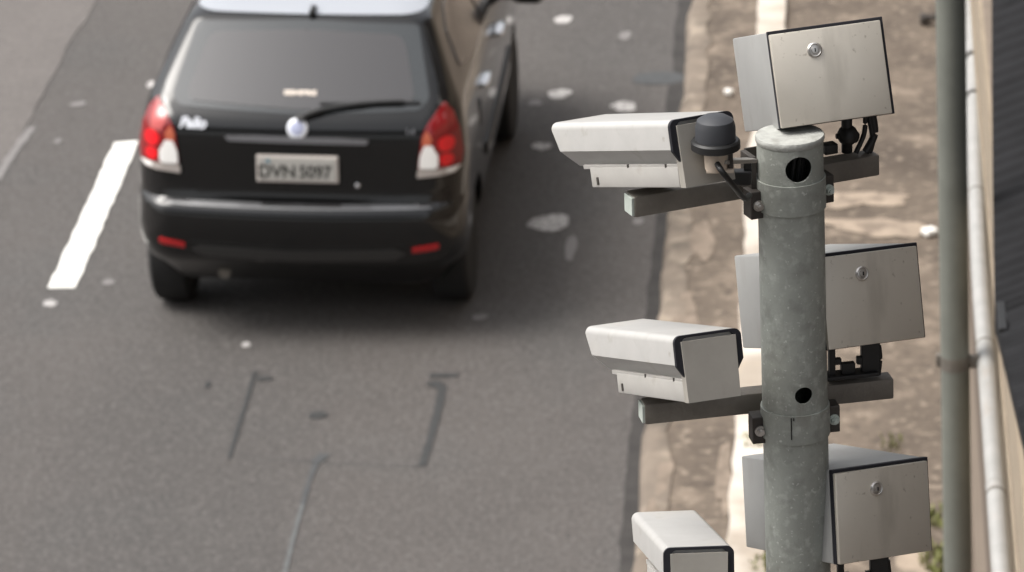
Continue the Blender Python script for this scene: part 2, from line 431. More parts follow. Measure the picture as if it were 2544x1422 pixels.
# ------------------------------------------------------------------ black hatchback
CY = -0.0200064
CARO = Vector((-2.72, 21.22, 0))+Vector((math.cos(CY), math.sin(CY), 0))*.040
car = empty('parked_car', CARO, 'black hatchback driving away, seen from behind, with red and white tail lights', 'car')
car.name = 'black_hatchback'
car.rotation_euler = (0, 0, CY)
# z, rear y, front y, half width, rear corner radius, rear bow
SL = [(.24, -.42, 2.90, .70, .16, .04), (.34, -.54, 3.00, .755, .18, .05), (.41, -.615, 3.06, .785, .19, .06), (.50, -.655, 3.10, .80, .20, .07),
      (.60, -.668, 3.10, .80, .21, .075), (.665, -.662, 3.08, .80, .21, .075), (.69, -.635, 3.07, .80, .20, .07), (.705, -.592, 3.06, .80, .18, .055),
      (.75, -.578, 3.04, .80, .17, .05), (.86, -.570, 2.95, .80, .17, .05), (.96, -.562, 2.60, .79, .17, .05), (1.03, -.552, 2.25, .78, .17, .05),
      (1.075, -.535, 2.10, .77, .17, .05), (1.115, -.500, 2.00, .76, .17, .05), (1.15, -.462, 1.92, .745, .135, .05), (1.24, -.352, 1.72, .700, .105, .045),
      (1.34, -.228, 1.52, .650, .09, .04), (1.42, -.128, 1.36, .608, .085, .035), (1.455, -.082, 1.28, .580, .09, .03), (1.478, -.03, 1.20, .54, .14, .03),
      (1.497, .09, 1.08, .47, .14, .03), (1.508, .26, .90, .36, .14, .02)]
def car_body():
    A = np.array(SL); out = []
    for i in range(len(A)-1):
        a, b, c, d = A[max(i-1, 0)], A[i], A[i+1], A[min(i+2, len(A)-1)]
        for k in range(3):
            t = k/3
            if 4 <= i <= 8: out.append(b+(c-b)*t)
            else: out.append(.5*((2*b)+(c-a)*t+(2*a-5*b+4*c-d)*t*t+(3*b-a-3*c+d)*t**3))
    out.append(A[-1])
    bm = bmesh.new(); rings = []
    for z, yr, yf, hw, rc, bow in out:
        half = []
        xr = hw-rc
        for k in range(9):
            x = xr*k/8; half.append((x, yr+bow*(x/hw)**2))
        y0 = yr+bow*(xr/hw)**2
        for k in range(1, 9):
            t = k/8*math.pi/2; half.append((xr+rc*math.sin(t), y0+rc*1.25*(1-math.cos(t))))
        ys = y0+rc*1.25; ye = yf-.30
        for k in range(1, 19):
            t = k/18; half.append((hw-.05*t**3, ys+(ye-ys)*t))
        for k in range(1, 7):
            t = k/6*math.pi/2; half.append(((hw-.05)-.22*(1-math.cos(t)), ye+.24*math.sin(t)))
        xe = hw-.27
        for k in range(1, 5): half.append((xe*(1-k/4), ye+.24+.06*(1-(1-k/4)**2)))
        loop = half+[(-x, y) for x, y in reversed(half[1:-1])]
        rings.append([bm.verts.new((x, y, z)) for x, y in loop])
    n = len(rings[0])
    for a, b in zip(rings, rings[1:]):
        for i in range(n):
            j = (i+1) % n; bm.faces.new((a[i], a[j], b[j], b[i]))
    bm.faces.new(rings[0]); top = bm.faces.new(rings[-1])
    bmesh.ops.poke(bm, faces=[top])
    for v in bm.verts:
        if len(v.link_edges) > 40: v.co.z += .008
    return bm
bm = car_body(); bmesh.ops.recalc_face_normals(bm, faces=bm.faces[:]); bm.normal_update()
BV = BVHTree.FromBMesh(bm)
body = link('body', bm, PAINT, car)
cb = bmesh.new()
for yy in (0.0, 2.37):
    for sx in (-1, 1): cyl(cb, (sx*.55, yy, .30), (sx*1.1, yy, .30), .345, seg=40)
cut = link('cutter', cb, TRIM, car)
bpy.context.view_layer.update()
boolean(body, cut)
for p in body.data.polygons: p.use_smooth = True
body.data.set_sharp_from_angle(angle=R_(32))

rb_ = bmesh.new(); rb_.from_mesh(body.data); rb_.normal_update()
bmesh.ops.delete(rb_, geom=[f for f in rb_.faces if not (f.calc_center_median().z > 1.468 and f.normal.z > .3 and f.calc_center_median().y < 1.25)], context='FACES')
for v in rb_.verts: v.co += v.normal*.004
link('roof_reflection', rb_, ROOFP, car, smooth=60)
def shell(name, poly, m, off, parent=car, side='rear', step=.02, thick=.004, crown=0.0):
    """a panel lying on the body: an outline in (x, z) seen from behind (or (y, z) from the side), laid on the car's surface"""
    bm = bmesh.new()
    vs = [bm.verts.new((p[0], 0, p[1])) for p in poly]; bm.faces.new(vs)
    xs = [p[0] for p in poly]; zs = [p[1] for p in poly]
    k = math.ceil(min(xs)/step)*step
    while k < max(xs):
        bmesh.ops.bisect_plane(bm, geom=bm.verts[:]+bm.edges[:]+bm.faces[:], plane_co=(k, 0, 0), plane_no=(1, 0, 0)); k += step
    k = math.ceil(min(zs)/step)*step
    while k < max(zs):
        bmesh.ops.bisect_plane(bm, geom=bm.verts[:]+bm.edges[:]+bm.faces[:], plane_co=(0, 0, k), plane_no=(0, 0, 1)); k += step
    bnd = {v for e in bm.edges if len(e.link_faces) == 1 for v in e.verts}
    inner = {}
    for v in bm.verts:
        if side == 'rear': o, d = Vector((v.co.x, -3, v.co.z)), Vector((0, 1, 0))
        else:
            sx = 1 if side == 'right' else -1
            o, d = Vector((sx*3, v.co.x, v.co.z)), Vector((-sx, 0, 0))
        h, nrm, _, _ = BV.ray_cast(o, d)
        if h is None: h, nrm, _, _ = BV.find_nearest(o+d*2.4)
        if nrm.dot(d) > 0: nrm = -nrm
        v.co = h+nrm*off; inner[v] = h+nrm*(off-thick)
    be = [e for e in bm.edges if len(e.link_faces) == 1]
    low = {v: bm.verts.new(inner[v]) for v in bnd}
    for e in be:
        a, b = e.verts; bm.faces.new((a, b, low[b], low[a]))
    return link(name, bm, m, parent, smooth=40)
def rounded(poly, r, n=4):
    out = []; N = len(poly)
    for i in range(N):
        p = Vector(poly[i]); a = Vector(poly[i-1])-p; b = Vector(poly[(i+1) % N])-p
        k = min(r, a.length*.45, b.length*.45)
        s, e = p+a.normalized()*k, p+b.normalized()*k
        for j in range(n+1):
            t = j/n; out.append(tuple(s*(1-t)**2+p*2*t*(1-t)+e*t*t))
    return out
sym = lambda half: half+[(-x, z) for x, z in reversed(half)]
# tailgate, rear window
tg = shell('tailgate', rounded(sym([(.0, .715), (.50, .725), (.555, .80), (.58, 1.06), (.665, 1.19), (.545, 1.445), (0, 1.462)]), .03), PAINT, .006, step=.025, thick=.007)
ws = shell('window_surround', rounded(sym([(0, 1.112), (.575, 1.130), (.618, 1.17), (.535, 1.437), (0, 1.452)]), .02), GLASSE, .009, step=.025)
rw = shell('rear_window', rounded(sym([(0, 1.130), (.52, 1.150), (.545, 1.18), (.470, 1.400), (0, 1.418)]), .06), GLASSD, .012, step=.025)
for k in range(6):
    shell('window_sticker', [(-.052+k*.024, 1.172), (-.034+k*.024, 1.172), (-.034+k*.024, 1.186), (-.052+k*.024, 1.186)], STICK, .0125, parent=rw, step=.03, thick=.002) if False else None
bm = bmesh.new()
def text_mesh(name, body_, size, m, parent, loc, rot, extr=.002, shear=0.0, bold=0.0, sx=1.0):
    cu = bpy.data.curves.new(name, 'FONT'); cu.body = body_; cu.size = size; cu.extrude = extr; cu.shear = shear; cu.align_x = 'CENTER'; cu.align_y = 'CENTER'; cu.offset = bold
    t = bpy.data.objects.new(name+'_src', cu); C.objects.link(t)
    dg = bpy.context.evaluated_depsgraph_get(); dg.update()
    me = bpy.data.meshes.new_from_object(t.evaluated_get(dg)); bpy.data.objects.remove(t)
    me.name = name; me.materials.clear(); me.materials.append(m)
    for v in me.vertices: v.co.x *= sx
    o = bpy.data.objects.new(name, me); C.objects.link(o); o.parent = parent; o.location = loc; o.rotation_euler = rot
    return o
def surf(x, z, off=0.0):
    h, n, _, _ = BV.ray_cast(Vector((x, -3, z)), Vector((0, 1, 0)))
    if n.y > 0: n = -n
    return h+n*off, n
def face_rot(n):
    return Matrix((Vector((0, 0, 1)).cross(n).normalized(), n.cross(Vector((0, 0, 1)).cross(n).normalized()).normalized(), n)).transposed().to_euler()
p, n = surf(0, 1.188, .014); text_mesh('window_sticker', 'SEMPRE', .034, STICK, rw, p, face_rot(n), .0012, bold=.0022, sx=1.35)
# shoulder line and handle bar, emblem, badges
shell('tailgate_handle', rounded([(-.33, .998), (.33, .992), (.34, 1.012), (.20, 1.020), (-.20, 1.024), (-.35, 1.018)], .008), DULLC, .022, parent=tg, step=.03, thick=.018)
p, n = surf(0, 1.060, .008); er = Matrix.Rotation(math.pi/2, 3, 'X')
em = bmesh.new(); lathe(em, [(.050, 0), (.050, .006), (.046, .010), (.036, .011), (.034, .009)], seg=28, M=n.to_track_quat('Z', 'Y').to_matrix(), c=p); emo = link('emblem', em, EMBL, tg, smooth=40)
em = bmesh.new(); lathe(em, [(.033, .0095), (.030, .012), (.015, .0135)], seg=24, M=n.to_track_quat('Z', 'Y').to_matrix(), c=p); link('emblem_disc', em, EMBB, emo, smooth=40)
p, n = surf(-.505, 1.066, .011); text_mesh('model_badge', 'Palio', .072, CHROME, tg, p, face_rot(n), .003, shear=.25, bold=.0035, sx=.92)
p, n = surf(.535, 1.048, .011); text_mesh('engine_badge', '1.4', .036, DULLC, tg, p, face_rot(n), .002, bold=.001)
# plate
pl = bmesh.new(); p, n = surf(0, .868, .012); py = p.y
bx(pl, (0, py-.004, .872), (.392, .008, .136), .004); plo = link('licence_plate', pl, PLW, car)
pb = bmesh.new(); bx(pb, (0, py-.0095, .872), (.368, .004, .110), .0015); link('plate_panel', pb, PLG, plo)
text_mesh('plate_letters', 'DVN', .088, PLT, plo, (-.098, py-.0125, .858), (math.pi/2, 0, 0), .001, bold=.0018, sx=.98)
text_mesh('plate_letters', '5097', .088, PLT, plo, (.085, py-.0125, .858), (math.pi/2, 0, 0), .001, bold=.0018, sx=.88)
pb = bmesh.new(); bx(pb, (-.140, py-.0125, .912), (.018, .002, .018), .001); link('plate_mark', pb, PLB, plo)
pb = bmesh.new(); lathe(pb, [(.012, 0), (.012, .004), (.008, .006)], seg=14, M=surf(.285, .79)[1].to_track_quat('Z', 'Y').to_matrix(), c=surf(.285, .79, .006)[0]); link('tailgate_lock', pb, CHROME, tg)
# wiper
wp = bmesh.new()
pts = [surf(x, z, .030)[0] for x, z in ((.02, 1.098), (.10, 1.122), (.22, 1.140), (.36, 1.152), (.50, 1.156))]
tube(wp, spline(pts, 5), [.016]*6+[.012]*8+[.009]*7, 8)
pp, nn = surf(.015, 1.096); cyl(wp, pp, pp+nn*.04, .026, .020, 16)
wo = link('rear_wiper', wp, TRIM, tg, smooth=40)
bl = bmesh.new(); tube(bl, [surf(x, 1.150+.012*(x-.1), .016)[0] for x in np.linspace(.10, .575, 14)], .008, 6); link('wiper_blade', bl, BLACKP, wo)
# high brake light / washer on the roof edge
nb = bmesh.new(); bx(nb, (.02, -.045, 1.492), (.030, .09, .030), .008); link('roof_washer', nb, TRIM, car)
# pale roof edge: a sky reflection painted into the sheet over the roof
# tail lights
for sx in (-1, 1):
    fz = lambda z: .828+(z-.815)*.87
    P = lambda pts: [(sx*x, fz(z)) for x, z in pts]
    tl = shell('tail_light', rounded(P([(.680, 1.195), (.615, 1.10), (.588, 1.04), (.572, .865), (.762, .872), (.770, .94), (.752, 1.06), (.718, 1.15)]), .012), REDL, .014, step=.015, thick=.014)
    shell('reverse_lens', rounded(P([(.602, .998), (.580, .935), (.576, .868), (.662, .868), (.664, .935), (.640, .998)]), .014), CLEARL, .018, parent=tl, step=.015)
    shell('indicator_lens', rounded(P([(.612, 1.075), (.594, 1.035), (.592, .992), (.628, .992), (.640, 1.03)]), .010), AMBER, .018, parent=tl, step=.015)
    shell('upper_lens', rounded(P([(.677, 1.18), (.630, 1.10), (.650, 1.045), (.705, 1.045), (.700, 1.11)]), .012), REDP if sx < 0 else REDL, .018, parent=tl, step=.015)  # paler red on the left lamp alone paints in its highlight
    shell('brake_lens', [(sx*(.698+.034*math.cos(a)), fz(1.000)+.036*math.sin(a)) for a in np.linspace(0, 2*math.pi, 16, endpoint=False)], REDB, .019, parent=tl, step=.015)
    shell('fog_lens', [(sx*(.700+.028*math.cos(a)), fz(.915)+.030*math.sin(a)) for a in np.linspace(0, 2*math.pi, 16, endpoint=False)], REDB, .019, parent=tl, step=.015)
    shell('clear_strip', rounded(P([(.570, .862), (.566, .815), (.735, .835), (.766, .868)]), .008), CLEARD, .014, parent=tl, step=.015, thick=.014)
    shell('clear_patch', rounded(P([(.70, .862), (.70, .842), (.735, .844), (.758, .866)]), .006), CLEARL, .016, parent=tl, step=.015)
    rf = shell('rear_reflector', rounded([(sx*x, z) for x, z in ((.545, .500), (.545, .475), (.670, .493), (.672, .520))], .008), mat('reflector_red', (.42, .012, .014), .25, coat=.5), .012, step=.02, thick=.008)
# bumper pieces
bp = shell('rear_bumper', rounded(sym([(0, .405), (.60, .425), (.705, .46), (.755, .60), (.745, .675), (.60, .680), (0, .676)]), .02), PAINT, .004, step=.03, thick=.004)
shell('bumper_reflection_strip', sym([(0, .686), (.52, .686), (.66, .690), (.70, .700), (.66, .704), (.52, .701), (0, .701)]), GREFL, .003, parent=bp, step=.03)  # extra strip, glossier than the bumper, strengthens its sky reflection line
shell('bumper_valance', rounded(sym([(0, .42), (.46, .432), (.52, .47), (.47, .492), (0, .480)]), .02), TRIMG, .008, parent=bp, step=.03)
shell('bumper_groove', sym([(0, .4975), (.52, .508), (.52, .514), (0, .5035)]), BLACKP, .007, parent=bp, step=.03)
# side glass, handles, mouldings, mirrors
for sd, sx in (('left', -1), ('right', 1)):
    shell('side_window', rounded([(.02, 1.20), (.34, 1.155), (.93, 1.135), (.93, 1.40), (.30, 1.415), (.12, 1.36)], .03), GLASSD, .006, side=sd, step=.04)
    shell('side_window', rounded([(.99, 1.135), (1.75, 1.12), (1.42, 1.34), (1.22, 1.40), (.99, 1.40)], .03), GLASSD, .006, side=sd, step=.04)
    for yy in (.47, 1.28):
        hb = bmesh.new()
        bx(hb, (sx*(.80), yy, .985), (.05, .20, .030), .010)
        link('door_handle', hb, CHROME, car, smooth=40)
    shell('side_moulding', [(.45, .60), (2.0, .60), (2.0, .66), (.45, .66)], TRIM, .012, side=sd, step=.08, thick=.012)
    mb = bmesh.new(); bx(mb, (sx*.905, 1.76, 1.04), (.17, .13, .125), .04, seg=3); bx(mb, (sx*.80, 1.78, 1.01), (.10, .05, .05), .015)
    link('wing_mirror', mb, TRIM, car, smooth=40)
fc = bmesh.new(); lathe(fc, [(.07, 0), (.07, .006), (.064, .008)], seg=20, M=Matrix.Rotation(math.pi/2, 3, 'Y'), c=(.797, .28, .885)); link('fuel_cap', fc, PAINT, car)
for yy in (0, 2.37):
    for sx in (-1, 1):
        tb = bmesh.new(); lathe(tb, [(.19, -.09), (.275, -.092), (.296, -.075), (.300, -.04), (.300, .04), (.296, .075), (.275, .092), (.19, .09)], seg=40, M=Matrix.Rotation(math.pi/2, 3, 'Y'), c=(sx*.69, yy, .30))
        wh = link('wheel', tb, TYRE, car, smooth=40)
        rb = bmesh.new(); lathe(rb, [(.19, -.05), (.188, .06), (.17, .07), (.155, .05), (.05, .065), (.02, .07)], seg=30, M=Matrix.Rotation(sx*math.pi/2, 3, 'Y'), c=(sx*.70, yy, .30))
        link('rim', rb, RIM, wh, smooth=40)
ub = bmesh.new(); bx(ub, (0, 1.18, .30), (1.16, 3.2, .14), .03); bx(ub, (.0, .0, .28), (1.2, .10, .08), .02); link('underbody', ub, BLACKP, car)
ub = bmesh.new(); cyl(ub, (-.38, -.50, .30), (-.38, .2, .30), .030, seg=14); link('exhaust_pipe', ub, GALVB, car)

# the body leans a little to the kerb on its springs; the wheels stay upright
LEAN = Matrix.Rotation(R_(1.6), 4, 'Y')
for ch in car.children:
    if not ch.name.startswith('wheel'): ch.matrix_local = LEAN @ ch.matrix_basis
# ------------------------------------------------------------------ foreground: pole with cameras and cabinets
TOP = at_depth(1962, 343, 7.0)
LOW = on_y(1981, 1300, TOP.y)
ax = (TOP-LOW).normalized()
def axis_pt(v):            # point of the pole axis seen at image row v
    best = min((TOP.lerp(LOW, k/2000*1.3) for k in range(2001)), key=lambda P: abs(proj(P)[1]-v)); return best
def proj(P):
    c = RT @ (np.array(P)-np.array([0, 0, CAMH])); return (c[0]/c[2]*FPX+IW/2, c[1]/c[2]*FPX+IH/2, c[2])
PR = .0505
base = TOP+ax*(-(TOP.z-.11)/ax.z)
polet = empty('camera_pole', base, 'grey galvanised steel pole with a flat cap and clamped crossbars carrying cameras and cabinets', 'pole')
Lc = lambda P: Vector(P)-base
bm = bmesh.new(); cyl(bm, Lc(base), Lc(TOP), PR, seg=64); pole = link('pole_tube', bm, GALV, polet)
cb = bmesh.new(); cyl(cb, Lc(TOP-ax*1.3), Lc(TOP-ax*.01), PR-.004, seg=48)
c1 = link('cutter', cb, GALV, polet); bpy.context.view_layer.update(); boolean(pole, c1)
for (u, v_, rad) in ((1988, 426, .0205), (2000, 984, .0140)):
    a = axis_pt(v_-29); d = Vector(ray(u, v_)).normalized()
    o = Vector((0, 0, CAMH)); tt = (a-o).dot(d); c = o+d*(tt-PR)
    nrm = (c-a); nrm -= ax*nrm.dot(ax); nrm.normalize()
    cc = a+nrm*PR
    cb = bmesh.new(); cyl(cb, Lc(cc-nrm*.03), Lc(cc+nrm*.03), rad, seg=36)
    c1 = link('cutter', cb, GALV, polet); bpy.context.view_layer.update(); boolean(pole, c1)
    if rad > .02:
        tb = bmesh.new()
        for k, dx in enumerate((-.006, .004, .010)):
            q0 = cc-nrm*(.030+.004*k)
            tube(tb, [Lc(q0-ax*.05+Vector((dx, 0, 0))), Lc(q0-ax*.01+Vector((dx+.004, 0, 0))), Lc(q0+ax*.03+Vector((dx+.010, 0, 0)))], .0035, 8)
        link('inner_cable', tb, BLACKP, polet)
for p in pole.data.polygons: p.use_smooth = True
pole.data.set_sharp_from_angle(angle=R_(30))
bm = bmesh.new(); M_ = ax.to_track_quat('Z', 'Y').to_matrix()
lathe(bm, [(PR+.001, -.004), (PR+.0022, .000), (PR+.0022, .004), (PR+.001, .0062), (PR-.004, .0068)], seg=64, M=M_, c=Lc(TOP))
link('pole_cap', bm, CAPM, polet, smooth=35)
BARS = []; BH = .034
def bar_dir(left, right, zl):
    A = at_depth(*left, zl); Bp = on_z(*right, A.z); return A, Bp
barspec = [((1566, 508), (2174, 403), 6.93), ((1597, 1022), (2214, 957), 7.03)]
for (l, r, z) in barspec:
    for _ in range(40):        # move the bar away from the viewer until it clears the back of the pole
        A, Bp = bar_dir(l, r, z); d_ = (Bp-A).normalized(); n_ = Vector((0, 0, 1)).cross(d_)
        off = (A-(TOP+ax*((A.z-TOP.z)/ax.z))).dot(n_); z += ((PR+BH/2+.004)-off)*.9
    BARS.append((A, Bp))
dz = BARS[0][0].z-BARS[1][0].z
BARS.append((BARS[1][0]+Vector((-.01, 0, -dz*.98)), BARS[1][1]+Vector((.02, 0, -dz*.98))))

for bi, (A, Bp) in enumerate(BARS):
    d = Bp-A; ln = d.length; dx = d.normalized(); dy = Vector((0, 0, 1)).cross(dx); M_ = Matrix((dx, dy, Vector((0, 0, 1)))).transposed()
    # the bar runs just behind the pole
    axz = TOP+ax*((A.z-TOP.z)/ax.z)
    BARS[bi] = (A, Bp, dx, dy, M_)
    bm = bmesh.new(); bx(bm, Lc((A+Bp)/2), (ln, BH, BH), .003, M=M_); cbar = link('crossbar', bm, GALVB, polet, smooth=30)
    bm = bmesh.new(); bx(bm, Lc(A-dx*.0015), (.005, BH-.005, BH-.005), .001, M=M_); link('end_plate', bm, GALVC, cbar)
    # clamp: a band round the pole below the bar with an ear on each side
    zc = (axis_pt(474).z, axis_pt(1039).z, axis_pt(1039).z-dz)[bi]; ac = TOP+ax*((zc-TOP.z)/ax.z)
    bm = bmesh.new(); M2 = ax.to_track_quat('Z', 'Y').to_matrix()
    bh = .048
    prof = [(PR+.0002, -bh/2), (PR+.0030, -bh/2), (PR+.0030, bh/2), (PR+.0002, bh/2)]
    seg = 64; rings = [[bm.verts.new(Lc(ac)+M2 @ Vector((rr*math.cos(2*math.pi*i/seg), rr*math.sin(2*math.pi*i/seg), zz))) for i in range(seg)] for rr, zz in prof]
    for ra, rb in zip(rings, rings[1:]):
        for i in range(seg):
            j = (i+1) % seg; bm.faces.new((ra[i], ra[j], rb[j], rb[i]))
    band = link('clamp_band', bm, GALV, polet, smooth=30)
    if bi == 1:
        bm = bmesh.new(); fd = Vector((-.10, -1, 0)).normalized()
        bx(bm, Lc(ac+fd*(PR+.0030)+ax*.004), (.0022, .0016, .036), M=M2); bx(bm, Lc(ac+fd*(PR+.0030)+ax*.021+Vector((.004, 0, 0))), (.011, .0016, .003), M=M2); link('band_seam', bm, TSLOT, band)
    for sx in (-1, 1):
        ec = ac+dx*sx*(PR+.0085)+dy*.008+Vector((0, 0, -.012 if sx < 0 else -.006))
        bm = bmesh.new(); bx(bm, Lc(ec), (.021, .030, .044), .0015, M=M_); ear = link('clamp_ear', bm, DARKST, band)
        bm = bmesh.new(); b0 = ec-dy*.015+dx*(.001)
        cyl(bm, Lc(b0), Lc(b0-dy*.003), .0085, seg=20); cyl(bm, Lc(b0-dy*.003), Lc(b0-dy*.009), .0062, seg=6); cyl(bm, Lc(b0-dy*.009), Lc(b0-dy*.013), .0035, seg=12)
        link('clamp_bolt', bm, BOLT if sx < 0 else GALVC, ear)
    # saddle plate that holds the bar to the pole from behind
    bm = bmesh.new(); bx(bm, Lc(axz+dy*(PR+.0015)+Vector((0, 0, .026))), (2*PR+.004, .003, .080), M=M_)
    if bi == 0: bx(bm, Lc(axz+dy*(PR*.55)-dx*(PR+.0065)+Vector((0, 0, .036))), (.009, .040, .060), .001, M=M_); link('saddle_plate', bm, DARKST, polet)

def rot_m(yaw, pit, rol): return Matrix.Rotation(R_(yaw), 3, 'Z') @ Matrix.Rotation(R_(pit), 3, 'X') @ Matrix.Rotation(R_(rol), 3, 'Y')

# ---- surveillance cameras: local x to the right, y away from the viewer along the barrel, z up
def make_camera(c, M, label):
    hw, t = .0545, .050
    t0 = empty('surveillance_camera', c+M @ Vector((0, 0, -.052)), label, 'camera', 'white traffic cameras on the pole', rot=M)
    Z = .052
    L0, L1 = -.1825, .1825
    arc = [(-hw+.011-.011*math.cos(a), t-.011+.011*math.sin(a)) for a in np.linspace(0, math.pi/2, 7)]
    left = [(-.030, -.020), (-hw, .006)]+arc
    prof = left+[(-x, z) for x, z in reversed(left)]
    prof = [(x, z+Z) for x, z in prof]
    far = [L1-(.030 if z-Z < 0 else .018 if z-Z < .02 else 0) for x, z in prof]
    bm = bmesh.new(); prism(bm, prof, L0+.004, far); link('sunshield', bm, SHELL, t0, smooth=28)
    # dark end trim: an inverted U with a thin section
    gl = [(-.0335, -.028), (-hw, .004)]+arc
    gp = gl+[(-x, z) for x, z in reversed(gl)]
    inn = [(-.0455, .040), (-.0455, -.004), (-.040, -.030)]
    poly = [(x, z+Z) for x, z in gp]+[(-x, z+Z) for x, z in reversed([(-.0405, .036), (-.0405, -.004), (-.032, -.034)][::-1])]
    bm = bmesh.new()
    o_ = [(x, z+Z) for x, z in gp]
    k = [(x*.80, (z-.050)*.90+.046+Z) for x, z in gp]
    n = len(o_)
    for y0, y1 in ((L0-.003, L0+.004),):
        A = [bm.verts.new((p[0], y0, p[1])) for p in o_]; B = [bm.verts.new((p[0], y0, p[1])) for p in k]
        A2 = [bm.verts.new((p[0], y1, p[1])) for p in o_]; B2 = [bm.verts.new((p[0], y1, p[1])) for p in k]
        for i in range(n-1):
            bm.faces.new((A[i], A[i+1], B[i+1], B[i])); bm.faces.new((A2[i], B2[i], B2[i+1], A2[i+1]))
            bm.faces.new((A[i], A2[i], A2[i+1], A[i+1])); bm.faces.new((B[i], B[i+1], B2[i+1], B2[i]))
        for i in (0, n-1): bm.faces.new((A[i], B[i], B2[i], A2[i]))
    link('end_trim', bm, GASK, t0)
    bm = bmesh.new(); prism(bm, [(-.0445, .041+Z), (.0445, .041+Z), (.0425, -.052+Z), (-.0425, -.052+Z)], L0-.006, L0+.010); link('end_plate', bm, PLATE, t0)
    bm = bmesh.new(); bx(bm, (0, L0+.014+.135, -.0365+Z), (.083, .270, .031), .002); bs = link('camera_base', bm, BASEW, t0, smooth=30)
    bm = bmesh.new(); bx(bm, (0, L0+.006+.150, -.0205+Z), (.080, .300, .007), .001)
    link('flange', bm, BASEW, t0)
    for yy in (.05, .165):
        bm = bmesh.new(); bx(bm, (-.0402, L0+yy, -.0205+Z), (.002, .004, .0075)); link('flange_joint', bm, DARKST, bs)
    bm = bmesh.new(); bx(bm, (-.0418, L0+.262, -.042+Z), (.003, .006, .012), .001); link('latch', bm, DARKST, bs)
    return t0
CAMS = [((-.229, 6.463, 5.946), (33.6, -16.4, 2.6), 'white box camera, topmost of the three, with a round light sensor before its end plate'),
        ((-.227, 6.448, 5.607), (25.8, -17.1, 2.2), 'white box camera in the middle of the pole, its whole square end plate showing'),
        ((-.251, 6.461, 5.248), (10.8, -14.9, 2.7), 'white box camera at the bottom edge, lowest of the three, seen mostly from above')]
for c, a, lab in CAMS: make_camera(Vector(c)+rot_m(*a) @ Vector((0, .1825, 0)), rot_m(*a), lab)
